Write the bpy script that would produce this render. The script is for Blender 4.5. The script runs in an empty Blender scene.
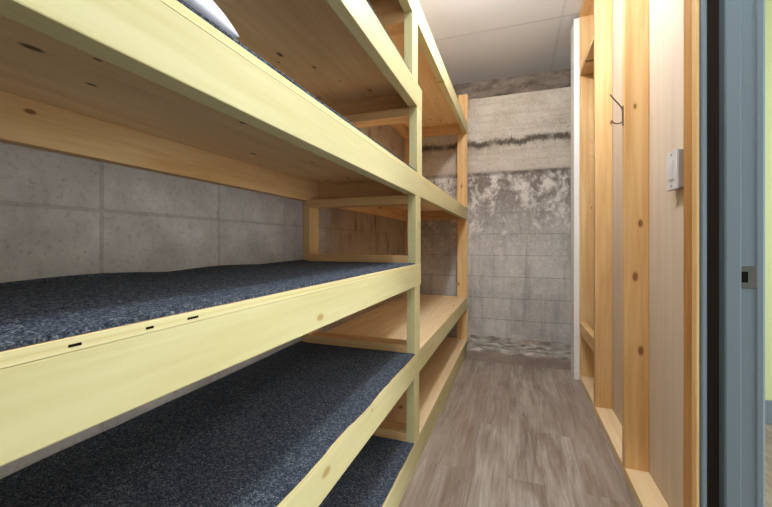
import bpy, bmesh, math, random
from mathutils import Vector, noise
random.seed(7)
C = bpy.context.scene.collection
sc = bpy.context.scene

# ------------------------------------------------------------------ materials
class N:
    """small helper around a node tree"""
    def __init__(s, name):
        s.m = bpy.data.materials.new(name); s.m.use_nodes = True
        s.t = s.m.node_tree; s.b = s.t.nodes['Principled BSDF']
    def n(s, typ, **kw):
        d = s.t.nodes.new(typ)
        for k, v in kw.items():
            if k in d.inputs: pass
            setattr(d, k, v)
        return d
    def l(s, a, b): s.t.links.new(a, b)
    def val(s, op, a, b=None, c=None, clamp=False):
        d = s.t.nodes.new('ShaderNodeMath'); d.operation = op; d.use_clamp = clamp
        for i, x in enumerate((a, b, c)):
            if x is None: continue
            if isinstance(x, (int, float)): d.inputs[i].default_value = x
            else: s.l(x, d.inputs[i])
        return d.outputs[0]
    def mix(s, f, a, b, blend='MIX'):
        d = s.t.nodes.new('ShaderNodeMix'); d.data_type = 'RGBA'; d.blend_type = blend
        for k, x in ((0, f), (6, a), (7, b)):
            if isinstance(x, (int, float)): d.inputs[k].default_value = x
            elif isinstance(x, tuple): d.inputs[k].default_value = (*x, 1)
            else: s.l(x, d.inputs[k])
        return d.outputs[2]
    def ramp(s, f, stops, interp='LINEAR'):
        d = s.t.nodes.new('ShaderNodeValToRGB'); d.color_ramp.interpolation = interp
        e = d.color_ramp.elements
        while len(e) < len(stops): e.new(0.5)
        for k, (p, c) in enumerate(stops):
            e[k].position = p
            e[k].color = (c, c, c, 1) if isinstance(c, (int, float)) else (*c, 1)
        s.l(f, d.inputs[0]); return d.outputs[0]
    def noise(s, v, scale, detail=4, rough=.55, dist=0.):
        d = s.t.nodes.new('ShaderNodeTexNoise'); d.inputs['Scale'].default_value = scale
        d.inputs['Detail'].default_value = detail; d.inputs['Roughness'].default_value = rough
        d.inputs['Distortion'].default_value = dist
        s.l(v, d.inputs['Vector']); return d.outputs[0]
    def mapping(s, v, scale=(1, 1, 1), loc=(0, 0, 0)):
        d = s.t.nodes.new('ShaderNodeMapping'); d.inputs['Scale'].default_value = scale
        d.inputs['Location'].default_value = loc; s.l(v, d.inputs['Vector']); return d.outputs[0]
    def pos(s): return s.t.nodes.new('ShaderNodeNewGeometry').outputs['Position']
    def obj(s):
        t = s.t.nodes.new('ShaderNodeTexCoord'); o = s.t.nodes.new('ShaderNodeObjectInfo')
        d = s.t.nodes.new('ShaderNodeVectorMath'); d.operation = 'MULTIPLY_ADD'
        cb = s.t.nodes.new('ShaderNodeCombineXYZ')
        for i, k in enumerate((37.3, 91.7, 53.1)):
            s.l(s.val('MULTIPLY', o.outputs['Random'], k), cb.inputs[i])
        d.operation = 'ADD'
        s.l(t.outputs['Object'], d.inputs[0]); s.l(cb.outputs[0], d.inputs[1])
        s.rand = o.outputs['Random']
        return d.outputs[0]
    def sep(s, v):
        d = s.t.nodes.new('ShaderNodeSeparateXYZ'); s.l(v, d.inputs[0]); return d.outputs
    def comb(s, x, y, z=0.):
        d = s.t.nodes.new('ShaderNodeCombineXYZ')
        for i, k in enumerate((x, y, z)):
            if isinstance(k, (int, float)): d.inputs[i].default_value = k
            else: s.l(k, d.inputs[i])
        return d.outputs[0]
    def bump(s, h, strength, dist=.01):
        d = s.t.nodes.new('ShaderNodeBump'); d.inputs['Strength'].default_value = strength
        d.inputs['Distance'].default_value = dist; s.l(h, d.inputs['Height']); s.l(d.outputs[0], s.b.inputs['Normal'])
    def done(s, col, rough=.6, spec=.3, metal=0.):
        if isinstance(col, tuple): s.b.inputs['Base Color'].default_value = (*col, 1)
        else: s.l(col, s.b.inputs['Base Color'])
        if isinstance(rough, (int, float)): s.b.inputs['Roughness'].default_value = rough
        else: s.l(rough, s.b.inputs['Roughness'])
        s.b.inputs['Specular IOR Level'].default_value = spec
        s.b.inputs['Metallic'].default_value = metal
        return s.m

def S(r, g, b):
    f = lambda c: (c/255/12.92 if c/255 <= .04045 else ((c/255+.055)/1.055)**2.4)
    return (f(r), f(g), f(b))

def wood(name, light, dark, axis, knots=.5, knot_col=S(70, 40, 18), grain=1., rough=.55, kscale=6.5, flat=0):
    n = N(name); v = n.obj()
    sc_ = [1, 1, 1]; sc_[axis] = .05
    g = n.noise(n.mapping(v, tuple(sc_)), 42*grain, 5, .6, .6)
    sc2 = [1, 1, 1]; sc2[axis] = .12
    w = n.noise(n.mapping(v, tuple(sc2)), 9, 3, .5, 1.2)
    f = n.val('ADD', n.val('MULTIPLY', g, .55), n.val('MULTIPLY', w, .45))
    col = n.mix(n.ramp(f, [(.36, 0.), (.64, 1.)]), light, dark)
    # knots
    q = n.sep(v); ax = [a for a in range(3) if a != flat]
    q2 = n.comb(*[n.val('MULTIPLY', q[a], .5 if a == axis else 1.) for a in ax])
    vo = n.n('ShaderNodeTexVoronoi'); vo.voronoi_dimensions = '2D'; vo.inputs['Scale'].default_value = kscale
    n.l(q2, vo.inputs['Vector'])
    r_, g_, b_ = n.t.nodes.new('ShaderNodeSeparateColor'), None, None
    n.l(vo.outputs['Color'], r_.inputs[0])
    gate = n.val('LESS_THAN', r_.outputs[0], knots)
    rad = n.val('MULTIPLY_ADD', r_.outputs[1], .055, .03)
    dn = n.val('DIVIDE', vo.outputs['Distance'], rad)
    k = n.val('MULTIPLY', n.ramp(dn, [(.55, 1.), (1., 0.)]), gate)
    halo = n.val('MULTIPLY', n.val('MULTIPLY', n.ramp(n.val('MULTIPLY', dn, .4), [(.2, 1.), (.9, 0.)]), gate), .35)
    col = n.mix(halo, col, dark)
    col = n.mix(n.val('MULTIPLY', k, .85), col, knot_col)
    # piece to piece tone
    hv = n.n('ShaderNodeHueSaturation'); n.l(col, hv.inputs['Color'])
    n.l(n.val('MULTIPLY_ADD', n.rand, .16, .92), hv.inputs['Value'])
    n.bump(f, .12, .004)
    return n.done(hv.outputs[0], rough, .25)

CR_L, CR_D = S(206, 199, 154), S(195, 185, 134)
PALE = [wood('pale_spruce_%s' % a, CR_L, CR_D, i, .3, S(168, 140, 84), flat=(1, 0, 0)[i]) for i, a in enumerate('xyz')]
FIR = [wood('fir_%s' % a, S(222, 188, 140), S(198, 154, 100), i, .35, S(110, 62, 24), flat=(1, 0, 0)[i]) for i, a in enumerate('xyz')]
STUD = [wood('stud_pine_%s' % a, S(227, 192, 138), S(204, 158, 100), i, .5, S(120, 72, 32), flat=(1, 0, 1)[i]) for i, a in enumerate('xyz')]
FIRD = wood('fir_shaded', S(204, 150, 88), S(170, 114, 56), 2, .3, S(110, 62, 24), flat=0)  # darker copy of the fir: shading of the door-side stud put into the colour
PLY = wood('plywood', S(247, 220, 176), S(230, 194, 140), 1, .6, S(70, 42, 22), .6, kscale=8., flat=2)
PLYC = wood('plywood_pale', S(236, 212, 170), S(220, 188, 140), 1, .12, S(140, 96, 52), .6, flat=2)

def m_plyedge():
    n = N('plywood_edge'); v = n.obj()
    z = n.sep(n.t.nodes['Texture Coordinate'].outputs['Object'])[2] if 'Texture Coordinate' in n.t.nodes else n.sep(v)[2]
    st = n.noise(n.mapping(v, (4, 1.2, 260)), 1., 2)
    col = n.mix(n.ramp(st, [(.4, 0.), (.6, 1.)]), S(218, 208, 160), S(204, 190, 134))
    return n.done(col, .6, .2)
PEDGE = m_plyedge()

def m_carpet():
    n = N('charcoal_carpet'); v = n.pos()
    a = n.noise(v, 300, 2, .7); b = n.noise(v, 130, 3, .7); c = n.noise(v, 6, 2)
    f = n.val('ADD', n.val('MULTIPLY', a, .6), n.val('MULTIPLY', b, .4))
    col = n.ramp(f, [(.36, S(34, 40, 50)), (.5, S(74, 82, 95)), (.6, S(128, 133, 142)), (.7, S(205, 206, 210))])
    col = n.mix(n.val('MULTIPLY', c, .25), col, S(40, 50, 66))
    n.bump(f, 1., .012)
    return n.done(col, .95, .05)
CARPET = m_carpet()

def blockgrid(n, u, z, w, h, z0, u0, mortar=.006, off=0.):
    bk = n.n('ShaderNodeTexBrick'); bk.offset = off; bk.squash = 1.
    bk.inputs['Scale'].default_value = 1.; bk.inputs['Brick Width'].default_value = w
    bk.inputs['Row Height'].default_value = h; bk.inputs['Mortar Size'].default_value = mortar
    bk.inputs['Mortar Smooth'].default_value = .6
    bk.inputs['Color1'].default_value = (0, 0, 0, 1); bk.inputs['Color2'].default_value = (1, 1, 1, 1); bk.inputs['Mortar'].default_value = (.5, .5, .5, 1)
    n.l(n.comb(n.val('SUBTRACT', u, u0), n.val('SUBTRACT', z, z0)), bk.inputs['Vector'])
    return bk.outputs['Fac'], bk.outputs['Color']

def m_leftwall():
    n = N('concrete_block_left'); p = n.pos(); x, y, z = n.sep(p)
    mo, cr = blockgrid(n, y, z, .392, .205, 1.083-.82*1.0-.0, .245)
    a = n.noise(p, 70, 5, .7); b = n.noise(p, 7, 4, .6)
    col = n.mix(n.ramp(b, [(.35, 0.), (.65, 1.)]), S(152, 143, 137), S(176, 167, 160))
    col = n.mix(n.val('MULTIPLY', cr, .15), col, S(150, 140, 132))
    pit = n.ramp(a, [(.3, .8), (.46, 0.)])
    col = n.mix(n.val('MULTIPLY', pit, .6), col, S(92, 84, 78))
    col = n.mix(n.val('MULTIPLY', mo, .4), col, S(128, 120, 114))
    # brown rust-coloured streaks beyond the divider
    st = n.noise(n.mapping(p, (1, 3.2, 1.3)), 3.2, 7, .7, .2)
    far = n.ramp(n.val('MULTIPLY', y, .25), [(.42, 0.), (.55, 1.)])
    band = n.ramp(z, [(.0, 0.), (.6, 0.), (.9, 1.), (1., 1.)])
    fr = n.val('MULTIPLY', n.ramp(st, [(.53, 0.), (.66, .8)]), n.val('MULTIPLY', far, band))
    col = n.mix(n.val('MULTIPLY', far, .5), col, S(176, 150, 116))
    col = n.mix(n.val('MULTIPLY', fr, .8), col, S(84, 64, 50))
    n.bump(n.val('SUBTRACT', n.val('MULTIPLY', a, .6), n.val('MULTIPLY', mo, 1.)), .5, .006)
    return n.done(col, .9, .15)

def m_backwall():
    n = N('stained_concrete_back'); p = n.pos(); x, y, z = n.sep(p)
    mo, cr = blockgrid(n, n.val('ADD', x, 40.), n.val('ADD', z, n.val('MULTIPLY', n.val('SUBTRACT', n.noise(p, 4, 2), .5), .008)), 90., .1955, .30-.1955*2, 0., .004, 0.)
    f1 = n.noise(p, 5, 5, .6); f2 = n.noise(p, 42, 5, .7); f3 = n.noise(n.mapping(p, (1, 1, .8)), 11, 8, .72, .25)
    grey = n.mix(n.ramp(f1, [(.35, 0.), (.65, 1.)]), S(180, 176, 170), S(212, 207, 200))
    mv, cv = blockgrid(n, x, z, .395, .1955, .30-.1955*2, -.17, .003, .5)
    low = n.mix(n.val('MULTIPLY', mv, .12), grey, S(112, 103, 95))
    vn = n.ramp(n.noise(n.mapping(p, (6, 1, .5)), 3, 3), [(.5, 0.), (.7, .35)])
    low = n.mix(vn, low, S(120, 110, 100))
    low = n.mix(n.val('MULTIPLY', mo, .5), low, S(112, 103, 95))
    # damp zone with white efflorescence
    damp = n.mix(n.ramp(f3, [(.45, 0.), (.6, 1.)]), S(128, 117, 109), S(214, 208, 199))
    zj = n.val('ADD', z, n.val('MULTIPLY', n.val('SUBTRACT', f3, .5), 1.7))
    col = n.mix(n.ramp(zj, [(.0, 0.), (.0, 0.)]), low, damp)
    zz = n.val('MULTIPLY', zj, .5)
    col = n.mix(n.ramp(zz, [(.42, 0.), (.68, 1.)]), low, damp)
    # dark line then pale render above
    beige = n.mix(n.ramp(f1, [(.35, 0.), (.62, 1.)]), S(204, 196, 182), S(188, 177, 161))
    beige = n.mix(n.ramp(n.noise(n.mapping(p, (1, 1, 9)), 3, 3), [(.45, 0.), (.7, .35)]), beige, S(160, 144, 124))
    spots = n.val('MULTIPLY', n.ramp(n.noise(p, 34, 4, .7), [(.52, 0.), (.62, .7)]), n.val('MULTIPLY', n.ramp(n.noise(p, 3.2, 2), [(.48, 0.), (.6, 1.)]), n.ramp(n.val('ABSOLUTE', n.val('SUBTRACT', z, 1.95)), [(.05, 1.), (.2, 0.)])))
    beige = n.mix(spots, beige, S(104, 90, 78))
    zl = n.val('ADD', z, n.val('MULTIPLY', n.val('SUBTRACT', n.noise(n.mapping(p, (1, 1, 0)), 5, 4, .65), .5), .012))
    col = n.mix(n.val('GREATER_THAN', zl, 1.652), col, beige)
    dl = n.ramp(n.val('ABSOLUTE', n.val('SUBTRACT', zl, 1.64)), [(.006, .6), (.03, 0.)])
    col = n.mix(dl, col, S(92, 80, 72))
    # ragged pour crack
    zc = n.val('ADD', z, n.val('MULTIPLY', n.val('SUBTRACT', n.noise(n.mapping(p, (1, 1, 0)), 7, 5, .6), .5), .11))
    dc = n.val('SUBTRACT', zc, 1.925)
    ck = n.ramp(n.val('ABSOLUTE', n.val('ADD', dc, n.val('MULTIPLY', n.val('SUBTRACT', f2, .5), .09))), [(.012, 1.), (.04, 0.)])
    ck = n.val('MULTIPLY', ck, n.ramp(n.noise(n.mapping(p, (1, 1, .3)), 9, 3), [(.35, .45), (.55, 1.)]))
    wash = n.ramp(n.val('MULTIPLY', n.val('ADD', dc, .3), 2.), [(.3, 0.), (.52, .45), (.62, .45), (.68, 0.)])
    col = n.mix(n.val('MULTIPLY', wash, n.ramp(f3, [(.4, 1.), (.6, .1)])), col, S(134, 116, 98))
    col = n.mix(n.val('MULTIPLY', ck, .85), col, S(62, 52, 44))
    fine = n.ramp(f2, [(.3, .35), (.5, 0.)])
    col = n.mix(fine, col, S(98, 88, 80))
    hgt = n.val('SUBTRACT', n.val('ADD', n.val('MULTIPLY', f2, .5), n.val('MULTIPLY', f3, .4)), n.val('ADD', n.val('MULTIPLY', mo, .5), n.val('MULTIPLY', ck, 2.)))
    n.bump(hgt, .45, .008)
    return n.done(col, .92, .12)

def m_rim():
    n = N('rough_rim_concrete'); p = n.pos()
    f = n.noise(n.mapping(p, (1, 1, 2.)), 6, 6, .65, .6)
    col = n.ramp(f, [(.33, S(98, 86, 76)), (.5, S(138, 124, 111)), (.7, S(168, 154, 140))])
    n.bump(f, .4, .01); return n.done(col, .95, .1)

def m_footing():
    n = N('rough_footing_mortar'); p = n.pos(); x, y, z = n.sep(p)
    f = n.noise(n.mapping(p, (.45, 1, 1.5)), 20, 6, .65, .2)
    top = n.ramp(f, [(.36, S(112, 103, 94)), (.54, S(166, 158, 147)), (.72, S(220, 214, 204))])
    fr = n.ramp(n.noise(p, 9, 4), [(.35, S(142, 126, 117)), (.65, S(158, 143, 132))])
    g = n.n('ShaderNodeNewGeometry'); gz = n.sep(g.outputs['Normal'])[2]
    col = n.mix(n.ramp(z, [(.065, 0.), (.085, 1.)]), fr, top)
    n.bump(f, .5, .01); return n.done(col, .92, .1)

def m_floor():
    n = N('vinyl_plank_floor'); p = n.pos(); x, y, z = n.sep(p)
    bk = n.n('ShaderNodeTexBrick'); bk.offset = .37; bk.offset_frequency = 2
    for k, v in (('Scale', 1.), ('Brick Width', 1.22), ('Row Height', .152), ('Mortar Size', .0012), ('Mortar Smooth', .1)):
        bk.inputs[k].default_value = v
    bk.inputs['Color1'].default_value = (0, 0, 0, 1); bk.inputs['Color2'].default_value = (1, 1, 1, 1); bk.inputs['Mortar'].default_value = (.4, .4, .4, 1)
    n.l(n.comb(n.val('ADD', y, .35), n.val('ADD', x, .04)), bk.inputs['Vector'])
    tone = n.n('ShaderNodeSeparateColor'); n.l(bk.outputs['Color'], tone.inputs[0]); t = tone.outputs[0]
    pv = n.comb(n.val('ADD', x, n.val('MULTIPLY', t, 7.3)), n.val('ADD', y, n.val('MULTIPLY', t, 3.1)), 0.)
    g1 = n.noise(n.mapping(pv, (1, .07, 1)), 46, 5, .65, .8); g2 = n.noise(n.mapping(pv, (1, .16, 1)), 11, 4, .6, .6)
    f = n.val('ADD', n.val('MULTIPLY', g1, .5), n.val('MULTIPLY', g2, .5))
    col = n.ramp(f, [(.3, S(94, 80, 68)), (.43, S(132, 118, 106)), (.54, S(162, 150, 139)), (.68, S(192, 182, 172))])
    col = n.mix(n.val('MULTIPLY', t, .45), col, S(138, 116, 100))
    col = n.mix(n.val('MULTIPLY', bk.outputs['Fac'], .3), col, S(84, 72, 66))
    n.bump(n.val('SUBTRACT', f, n.val('MULTIPLY', bk.outputs['Fac'], .5)), .15, .003)
    return n.done(col, n.val('MULTIPLY_ADD', f, .2, .36), .35)

def m_ceiling():
    n = N('painted_ceiling_board'); p = n.pos(); x, y, z = n.sep(p)
    a = n.ramp(n.val('ABSOLUTE', n.val('SUBTRACT', y, 2.99)), [(.002, 1.), (.012, 0.)])
    b = n.ramp(n.val('ABSOLUTE', n.val('SUBTRACT', x, .322)), [(.002, .6), (.014, 0.)])
    f = n.noise(p, 3, 3)
    s_ = n.val('MAXIMUM', a, b)
    col = n.mix(n.val('MULTIPLY', f, .3), S(226, 229, 234), S(216, 218, 222))
    col = n.mix(n.val('MULTIPLY', s_, .4), col, S(168, 160, 154))
    n.bump(n.val('MULTIPLY', s_, -1.), .2, .003)
    return n.done(col, .85, .15)

def plain(name, c, rough=.5, spec=.3, metal=0., mottled=.0, nscale=12):
    n = N(name)
    if mottled:
        f = n.noise(n.obj(), nscale, 4, .6)
        d = tuple(k*(1-mottled) for k in c)
        return n.done(n.mix(f, c, d), rough, spec, metal)
    return n.done(c, rough, spec, metal)

def m_panel():
    n = N('pale_backing_panel'); p = n.pos()
    f = n.noise(n.mapping(p, (1, 1, .06)), 26, 4, .5)
    col = n.mix(n.ramp(f, [(.35, 0.), (.65, 1.)]), S(210, 192, 172), S(203, 183, 162))
    return n.done(col, .6, .25)

M_LEFT, M_BACK, M_RIM, M_FOOT, M_FLOOR, M_CEIL, M_PANEL = m_leftwall(), m_backwall(), m_rim(), m_footing(), m_floor(), m_ceiling(), m_panel()
WHITE = plain('white_paint', S(236, 234, 230), .45, .35, mottled=.04)
GREY = plain('grey_blue_frame_paint', S(114, 127, 136), .38, .4, mottled=.04)
DARK = plain('dark_brown_gap', S(52, 42, 34), .8, .1, mottled=.2)
GREEN = plain('light_green_paint', S(196, 206, 158), .7, .2, mottled=.03, nscale=3)
STEEL = plain('satin_steel', S(112, 114, 112), .42, .5, 1., mottled=.1)
HOOKM = plain('bronze_wire', S(120, 104, 84), .4, .5, .7, mottled=.1)
SWHITE = plain('switch_plastic', S(208, 204, 204), .35, .4, mottled=.03)
SGREY = plain('switch_box_grey', S(150, 144, 140), .5, .3, mottled=.1)
PILLOWM = plain('white_cloth', S(204, 204, 216), .85, .15, mottled=.04, nscale=5)
BLACK = plain('black_void', S(26, 20, 14), .9, .05, mottled=.2)

# ------------------------------------------------------------------ builders
WO = {}                                  # world origin of every object used as a parent
def link(name, bm, mat, origin, parent=None, smooth=False):
    me = bpy.data.meshes.new(name); bm.to_mesh(me); bm.free()
    if smooth:
        for p in me.polygons: p.use_smooth = True
    for m_ in (mat if isinstance(mat, (list, tuple)) else [mat]): me.materials.append(m_)
    o = bpy.data.objects.new(name, me); C.objects.link(o)
    WO[o] = Vector(origin)
    o.location = Vector(origin) - (WO[parent] if parent else Vector())
    if parent: o.parent = parent
    return o
def empty(name, loc):
    o = bpy.data.objects.new(name, None); C.objects.link(o); o.location = loc; WO[o] = Vector(loc)
    o.empty_display_size = .1
    return o
def tag(o, label, cat, group=None):
    o['label'] = label; o['category'] = cat
    if group: o['group'] = group
    return o
def struct(o): o['kind'] = 'structure'; return o
def box_bm(sx, sy, sz, bev=.0025, seg=2):
    bm = bmesh.new(); bmesh.ops.create_cube(bm, size=1)
    bmesh.ops.scale(bm, vec=(sx, sy, sz), verts=bm.verts)
    if bev: bmesh.ops.bevel(bm, geom=bm.edges[:], offset=min(bev, .3*min(sx, sy, sz)), segments=seg, profile=.6, affect='EDGES')
    return bm
def box(name, x, y, z, mat, parent=None, bev=.0025, seg=2):
    """axis aligned board given by its world extents"""
    o = ((x[0]+x[1])/2, (y[0]+y[1])/2, (z[0]+z[1])/2)
    return link(name, box_bm(x[1]-x[0], y[1]-y[0], z[1]-z[0], bev, seg), mat, o, parent)
def tube_bm(pts, r, seg=10):
    bm = bmesh.new(); rings = []
    pts = [Vector(p) for p in pts]; ref = Vector((0, 1, 0))
    for i, p in enumerate(pts):
        d = (pts[min(i+1, len(pts)-1)] - pts[max(i-1, 0)]).normalized()
        a = d.cross(ref).normalized(); b = d.cross(a)
        rr = r[i] if isinstance(r, (list, tuple)) else r
        rings.append([bm.verts.new(p + (a*math.cos(t)+b*math.sin(t))*rr) for t in (2*math.pi*k/seg for k in range(seg))])
    for A, B in zip(rings, rings[1:]):
        for k in range(seg): bm.faces.new((A[k], A[(k+1) % seg], B[(k+1) % seg], B[k]))
    bm.faces.new(rings[0]); bm.faces.new(rings[-1][::-1])
    bmesh.ops.recalc_face_normals(bm, faces=bm.faces)
    return bm
def prism_bm(poly, z0, z1):
    """vertical extrusion of an xy outline"""
    bm = bmesh.new(); a = [bm.verts.new((x, y, z0)) for x, y in poly]; b = [bm.verts.new((x, y, z1)) for x, y in poly]
    k = len(poly)
    for i in range(k): bm.faces.new((a[i], a[(i+1) % k], b[(i+1) % k], b[i]))
    bm.faces.new(a[::-1]); bm.faces.new(b); bmesh.ops.recalc_face_normals(bm, faces=bm.faces)
    return bm
def spline(pts, n=6):
    P = [Vector(p) for p in pts]; P = [P[0]*2-P[1]] + P + [P[-1]*2-P[-2]]; out = []
    for i in range(1, len(P)-2):
        for k in range(n):
            t = k/n; a, b, c, d = P[i-1:i+3]
            out.append(.5*((2*b)+(c-a)*t+(2*a-5*b+4*c-d)*t*t+(3*b-a-3*c+d)*t**3))
    out.append(P[-2]); return out

# ------------------------------------------------------------------ setting
CEIL = 2.68
WB = 3.5
struct(box('floor', (-1.2, 3.0), (-3.2, 4.1), (-.1, 0), M_FLOOR, bev=0))
struct(box('ceiling', (-1.2, 3.0), (-3.2, 4.1), (CEIL, CEIL+.1), M_CEIL, bev=0))
struct(box('wall_left', (-1.2, -1.0), (-3.2, 3.5), (0, CEIL), M_LEFT, bev=0))
wb = struct(box('wall_back', (-1.2, .7), (WB, WB+.4), (0, 2.35), M_BACK, bev=.006))
box('rim_band', (-1.2, .7), (WB+.4, WB+.6), (0, CEIL), M_RIM, wb, bev=0)
# footing: rough lumpy mortar step along the foot of the back wall
bm = bmesh.new(); nx, prof = 70, [(0, 0), (0, .05), (.004, .085), (.03, .098), (.08, .095), (.15, .1), (.22, .104), (.28, .115), (.31, .14)]
fx0, fx1, fy = -.405, .5, 3.19
rows = []
for i in range(nx+1):
    x = fx0+(fx1-fx0)*i/nx; r = []
    for j, (dy, z) in enumerate(prof):
        q = Vector((x*9, dy*14, z*5)); w = 0 if j == 0 else noise.noise(q)*.016 + noise.noise(q*3.3)*.007
        r.append(bm.verts.new((x, fy+dy + (w*.5 if 0 < j else 0), max(0, z + (w if j > 1 else 0)))))
    rows.append(r)
for A, B in zip(rows, rows[1:]):
    for j in range(len(prof)-1): bm.faces.new((A[j], B[j], B[j+1], A[j+1]))
for r in (rows[0], rows[-1]):
    bm.faces.new(r + [bm.verts.new((r[0].co.x, WB, r[-1].co.z)), bm.verts.new((r[0].co.x, WB, 0))])
bmesh.ops.recalc_face_normals(bm, faces=bm.faces)
link('footing', bm, M_FOOT, (0, 0, 0), wb)
struct(box('wall_front', (-1.2, 3.0), (-3.3, -3.2), (0, CEIL), WHITE, bev=0))
# right partition: the sheet behind the studs, and the solid part beside the camera
struct(box('wall_right', (.527, .545), (1.231, 3.5), (0, CEIL), M_PANEL, bev=0))
struct(box('wall_entry', (.44, .575), (-.3, .2), (0, CEIL), WHITE, bev=0))
struct(box('wall_lintel', (.44, .575), (.2, 1.175), (2.1, CEIL), WHITE, bev=0))
struct(box('wall_beyond', (.545, 3.0), (2.62, 2.72), (0, CEIL), GREEN, bev=0))
struct(box('wall_beyond_right', (2.9, 3.0), (-3.2, 2.62), (0, CEIL), GREEN, bev=0))
struct(box('baseboard_beyond', (.545, 2.9), (2.605, 2.62), (0, .13), GREY, bev=.004))
# white corner board at the end of the stud wall
struct(box('trim_1', (.400, .438), (2.985, 3.15), (0, CEIL-.035), WHITE, bev=.003))

# door frame in the right partition
d1 = struct(empty('door_1', (.51, 1.17, 0)))
J0, J1 = 1.15, 1.178
poly = [(.492, J1), (.492, J0-.004), (.495, J0-.008), (.522, J0-.008), (.525, J0-.004), (.525, J0+.004), (.556, J0+.004), (.559, J0+.001), (.570, J0+.001), (.576, J0+.006), (.576, J1)]
link('jamb', prism_bm(poly, 0, 2.1), GREY, (0, 0, 0), d1)
box('gap_strip', (.462, .493), (1.172, 1.178), (0, 2.1), DARK, d1, bev=0)  # dark brown strip at the back of the groove
cas = [(.4445, J1), (.4445, J0+.004), (.446, J0+.0005), (.449, J0-.001), (.455, J0), (.459, J0+.003), (.462, J0+.009), (.463, J1)]
link('casing', prism_bm(cas, 0, 2.1), GREY, (0, 0, 0), d1)
box('jamb', (.444, .576), (.2, .225), (0, 2.1), GREY, d1)
box('door_head', (.444, .576), (.225, J0-.0085), (2.075, 2.1), GREY, d1)
sp = box('strike_plate', (.5255, .5585), (J0+.0015, J0+.0045), (.888, .943), STEEL, d1, bev=.001)
box('latch_hole', (.5285, .541), (J0+.0008, J0+.0018), (.902, .929), BLACK, sp, bev=0)
for z in (.896, .935):
    s_ = link('screw', tube_bm([(.5395, J0+.0018, z), (.5395, J0+.0005, z)], .0028), SGREY, (0, 0, 0), sp)

# ------------------------------------------------------------------ stud framing
fr = tag(empty('stud_framing', (.4815, 2.2, 0)), 'open pine stud framing along the right wall beside the grey door frame', 'stud framing')
SX = (.437, .526)
box('sill_plate', SX, (1.178, 3.0), (0, .038), PLYC, fr, bev=.002)
box('top_plate', SX, (1.178, 3.0), (CEIL-.038, CEIL), STUD[1], fr)
for k, (y0, y1) in enumerate(((1.812, 1.85), (2.43, 2.468), (2.97, 3.008))):
    box('stud', SX, (y0, y1), (.038, CEIL-.038), STUD[2], fr, bev=.003)
for y0, y1 in ((1.18, 1.231),):
    box('stud', SX, (y0, y1), (.038, CEIL-.038), FIRD, fr, bev=.003)
box('blocking', SX, (2.468, 2.97), (2.215, 2.255), FIR[1], fr)
box('blocking', (.437, .475), (2.468, 2.97), (.345, .43), STUD[1], fr)

box('shim_strip', (.437, .4432), (1.1515, 1.1785), (0, 2.1), STUD[2], fr, bev=.001)
# coat hooks on the studs
def hook(y, z, label, mat):
    X = SX[0]
    h = tag(empty('coat_hook', (X, y, z)), label, 'hook', 'coat hooks on the studs')
    bm = box_bm(.004, .014, .085, .0018); link('back_plate', bm, mat, (X-.002, y, z+.005), h)
    up = spline([(X-.003, y, z+.028), (X-.007, y, z+.042), (X-.028, y, z+.072), (X-.05, y, z+.104)], 6)
    link('hook_arm', tube_bm(up, .0032), mat, (0, 0, 0), h, True)
    lo = spline([(X-.003, y, z-.022), (X-.018, y, z-.027), (X-.034, y, z-.023), (X-.046, y, z-.010)], 6)
    link('hook_arm', tube_bm(lo, .003), mat, (0, 0, 0), h, True)
    for dz in (.012, -.006):
        link('screw', tube_bm([(X-.0035, y, z+dz), (X-.0055, y, z+dz)], .003), mat, (0, 0, 0), h)
hook(1.831, 1.545, 'bronze double coat hook on the nearer stud, above and left of the light switch', HOOKM)
hook(2.449, 1.548, 'glare-paled double coat hook on the farther stud, next to the white corner trim', plain('glare_hook_metal', S(206, 178, 134), .45, .4, .3, mottled=.08))  # glare on this hook is put into its pale metal colour

# light switch on the backing panel
sw = tag(empty('light_switch', (.527, 1.505, 1.248)), 'white light switch in a surface box on the pale panel beside the door frame', 'light switch')
box('switch_box', (.507, .5265), (1.464, 1.546), (1.185, 1.311), SGREY, sw, bev=.003)
box('cover_plate', (.5015, .5073), (1.461, 1.549), (1.181, 1.315), SWHITE, sw, bev=.002)
rk = box('rocker', (.4985, .5017), (1.488, 1.522), (1.215, 1.281), SWHITE, sw, bev=.0015)
for z in (1.195, 1.301):
    link('screw', tube_bm([(0.5016, 1.505, z), (.5002, 1.505, z)], .0035), SGREY, (0, 0, 0), sw)

# ------------------------------------------------------------------ shelving
su = tag(empty('shelving_unit', (-.7, 1.6, 0)), 'tall built-in pale wood shelving unit of long plywood shelves against the concrete block wall', 'shelving unit')
YN, YM, YE = -.2, 1.62, 3.42
XF, XB = -.42, -1.0
T = .038
Z = [(0, .105, .119), (.404, .493, .507), (.806, .891, .905), (1.215, 1.304, 1.319), (1.618, 1.707, 1.722), (2.0, 2.09, 2.104)]
def shelf(k, y0, y1, seams=(), left_joist=False, near_end=True):
    zb, zt, zp = Z[k]
    box('front_board', (XF-T, XF), (y0, y1), (zb, zt), PALE[1], su, bev=.002)
    d = box('plywood_deck', (XB+.001, XF-.0006), (y0, y1), (zt, zp), PLYC if k in (0, 1) else PLY, su, bev=.0006, seg=1)
    box('front_edge', (XF-.0006, XF+.0002), (y0, y1), (zt+.0003, zp-.0003), PEDGE, d, bev=0)
    box('back_rail', (XB+.001, XB+T), (y0, y1), (max(zb, .0)-.008 if k else 0, zt), FIR[1], su, bev=.002)
    for y in ([y1-T] + ([y0] if near_end else [])):
        box('cross_joist', (XB+T, XF-T), (y, y+T), (zb, zt), FIR[0], su, bev=.002)
    return d
shelf(0, YN, YM); shelf(0, YM, YE, near_end=False)
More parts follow.
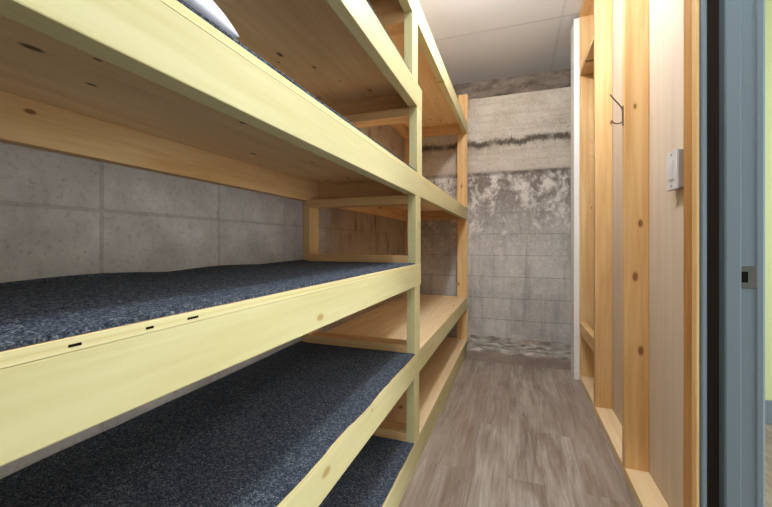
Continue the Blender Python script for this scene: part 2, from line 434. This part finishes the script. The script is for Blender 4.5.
shelf(1, YN, 1.63); shelf(1, 1.63, YE, near_end=False)
d2 = shelf(2, YN, 1.67)
shelf(3, YN, 1.69); shelf(3, 1.69, YE, near_end=False)
shelf(4, YN, 1.69)
shelf(5, YN, 1.56); shelf(5, 1.56, 3.385, near_end=False)
# voids in the plywood edge of the middle shelf
for y, l in ((.242, .006), (.322, .005), (.385, .009)):
    box('edge_void', (XF-.0005, XF+.0005), (y-l, y+l), (.8955, .8985), BLACK, d2, bev=0)
def frame(y0, za, zb, plates=True, back=True):
    """posts with a bottom and a top plate, standing between two shelves"""
    y1 = y0+.089
    pz = (za+T, zb-T) if plates else (za, zb)
    if plates:
        box('plate', (XB+.001, XF-T), (y0, y1), (za, za+T), FIR[0], su, bev=.002)
        box('plate', (XB+.001, XF-T), (y0, y1), (zb-T, zb), FIR[0], su, bev=.002)
    box('post', (XF-T, XF), (y0, y1), (za, zb), PALE[2], su, bev=.002)
    if back: box('post', (XB+.001, XB+T), (y0, y1), pz, FIR[2], su, bev=.002)
frame(1.55, Z[0][2], Z[1][0]); frame(1.56, Z[1][2], Z[2][0]); frame(1.575, Z[2][2], Z[3][0])
frame(1.6, Z[3][2], Z[4][0]); frame(1.52, Z[4][2], Z[5][0])
ends = [(Z[0][2], Z[1][0]), (Z[1][2], Z[3][0]), (Z[3][2], Z[5][0])]
for za, zb in ends:
    box('post', (XF-.089, XF), (3.38, 3.418), (za, zb), STUD[2], su, bev=.002)
    box('post', (XB+.001, XB+T), (3.331, 3.42), (za, zb), FIR[2], su, bev=.002)
box('post', (XF-.08, XF+.004), (3.387, 3.425), (2.0, 2.36), STUD[2], su, bev=.002)
for a, b in zip(Z, Z[1:]):
    box('post', (XF-T, XF), (YN, YN+.089), (a[2], b[0]), PALE[2], su, bev=.002)
    box('post', (XB+.001, XB+T), (YN, YN+.089), (a[2], b[0]), FIR[2], su, bev=.002)

# ------------------------------------------------------------------ carpets
def carpet(k, y0, y1, label, seed, wave=.004, curl=.012, inset=.0):
    nx, ny, th = 26, 110, .005
    z0 = Z[k][2]+.0008; xa, xb = XB+.004, XF-inset
    bm = bmesh.new(); top = []; bot = []
    for j in range(ny+1):
        t = j/ny; y = y0+(y1-y0)*t; rt = []; rb = []
        ef = noise.noise(Vector((y*5.5, seed, 0)))*wave + noise.noise(Vector((y*22, seed, 3)))*wave*.35
        eb = abs(noise.noise(Vector((y*2.4, seed+9, 0))))*curl + .002
        for i in range(nx+1):
            s = i/nx; s = 1-(1-s)**1.6 if False else s
            x = xa+(xb-xa)*s + (ef*s**8)
            lift = eb*max(0, 1-s*9)**2 + max(0, noise.noise(Vector((x*5, y*4, seed))))*.0015*min(1, 6*s*(1-s))
            if s > .97: lift += abs(ef)*.25
            py = noise.noise(Vector((x*14, seed, 5)))*.003
            yy = y + (py if j in (0, ny) else 0)
            rt.append(bm.verts.new((x, yy, z0+th+lift))); rb.append(bm.verts.new((x, yy, z0+lift*.7)))
        top.append(rt); bot.append(rb)
    for j in range(ny):
        for i in range(nx):
            bm.faces.new((top[j][i], top[j][i+1], top[j+1][i+1], top[j+1][i]))
            bm.faces.new((bot[j][i], bot[j+1][i], bot[j+1][i+1], bot[j][i+1]))
        bm.faces.new((top[j][0], top[j+1][0], bot[j+1][0], bot[j][0]))
        bm.faces.new((top[j][nx], bot[j][nx], bot[j+1][nx], top[j+1][nx]))
    for i in range(nx):
        bm.faces.new((top[0][i], bot[0][i], bot[0][i+1], top[0][i+1]))
        bm.faces.new((top[ny][i], top[ny][i+1], bot[ny][i+1], bot[ny][i]))
    o = Vector((-.7, (y0+y1)/2, z0))
    bmesh.ops.translate(bm, vec=-o, verts=bm.verts)
    ob = link('carpet_runner', bm, CARPET, o)
    return tag(ob, label, 'carpet', 'carpet pieces lining the shelves')
carpet(0, -.1, 1.545, 'charcoal carpet piece on the lowest shelf, just above the floor', 1.3)
carpet(1, -.1, 1.553, 'broad charcoal carpet piece on the second shelf from the floor, front edge wavy', 4.1, .007)
carpet(2, -.1, 1.57, 'charcoal carpet piece on the third shelf from the floor, back edge curled', 7.7, .002, .016, .004)
carpet(3, -.1, 1.59, 'charcoal carpet on the shelf that carries the white bundle, only its dark front edge showing', 2.9, .003, .01)
carpet(4, -.1, 1.51, 'charcoal carpet on the second shelf from the top, seen only as a dark edge', 6.2, .002, .01)

# white soft bundle on the shelf, at the upper left
bm = bmesh.new(); n_ = 30; ta = []; ba = []
for j in range(n_+1):
    a_ = []; b_ = []
    for i in range(n_+1):
        u = math.sin((i/n_*2-1)*math.pi/2); v = math.sin((j/n_*2-1)*math.pi/2)
        q = 1 - .05*(u*u*v*v)
        e = (max(0, 1-abs(u)**10)*max(0, 1-abs(v)**10))**.5
        dome = (1-u**2)**.6*(1-v**2)**.6
        x, y = u*q*.21, v*q*.26
        wr = noise.noise(Vector((x*9, y*9, 2)))*.005*e
        a_.append(bm.verts.new((x, y, .013 + e*.03 + dome*.075 + wr))); 
        b_.append(bm.verts.new((x*(1-.03*0), y, .013 - e*.012)) if 0 < i < n_ and 0 < j < n_ else a_[-1])
    ta.append(a_); ba.append(b_)
for j in range(n_):
    for i in range(n_):
        bm.faces.new((ta[j][i], ta[j][i+1], ta[j+1][i+1], ta[j+1][i]))
        f = (ba[j][i], ba[j+1][i], ba[j+1][i+1], ba[j][i+1])
        try: bm.faces.new(f)
        except ValueError: pass
pz = Z[3][2]+.0105
pl = link('pillow', bm, PILLOWM, (-.632, .242, pz), None, True)
tag(pl, 'white soft pillow-like bundle on the carpeted shelf at the upper left', 'pillow')

# ------------------------------------------------------------------ light
def point(name, loc, e, r, col=(.88, .94, 1)):
    d = bpy.data.lights.new(name, 'POINT'); d.energy = e; d.shadow_soft_size = r; d.color = col
    o = bpy.data.objects.new(name, d); C.objects.link(o); o.location = loc
def area(name, loc, rot, e, sx, sy, col=(.88, .94, 1)):
    d = bpy.data.lights.new(name, 'AREA'); d.shape = 'RECTANGLE'; d.size = sx; d.size_y = sy; d.energy = e; d.color = col
    o = bpy.data.objects.new(name, d); C.objects.link(o); o.location = loc; o.rotation_euler = rot
point('ceiling_bulb', (-.04, 1.76, 2.44), 25, .045, (.88, .94, 1))
point('entry_bulb', (.04, .3, 2.42), 15, .045, (.88, .94, 1))
area('rear_room_fill', (.6, -2.2, 1.6), (math.pi, 0, 0), 12, .5, .5)  # added unseen uplight, fill bounced off the rear ceiling
area('next_room_side_fill', (2.86, .35, .95), (0, math.pi/2, 0), 32, 1.5, 1.6, (.88, .94, 1))  # added area light, no known window there; fill through the doorway
area('next_room_top_fill', (1.8, 1.0, 2.64), (0, 0, 0), 14, .6, .6)  # added unseen source overhead, fill for the room beyond and the doorway
w = bpy.data.worlds.new('World'); sc.world = w; w.use_nodes = True
w.node_tree.nodes['Background'].inputs[0].default_value = (.8, .85, 1, 1)
w.node_tree.nodes['Background'].inputs[1].default_value = .2

# ------------------------------------------------------------------ camera
cd = bpy.data.cameras.new('Camera'); cam = bpy.data.objects.new('Camera', cd); C.objects.link(cam)
cam.location = (0, 0, 1); cam.rotation_euler = (math.pi/2, 0, math.atan(130/365))
cd.sensor_width = 36; cd.lens = 365/772*36; cd.shift_y = -10.5/772; cd.clip_start = .02
sc.camera = cam
sc.view_settings.view_transform = 'Standard'; sc.view_settings.look = 'None'
sc.view_settings.gamma = 1; sc.view_settings.use_curve_mapping = False
sc.view_settings.exposure = 1.0
sc.cycles.max_bounces = 12; sc.cycles.diffuse_bounces = 8
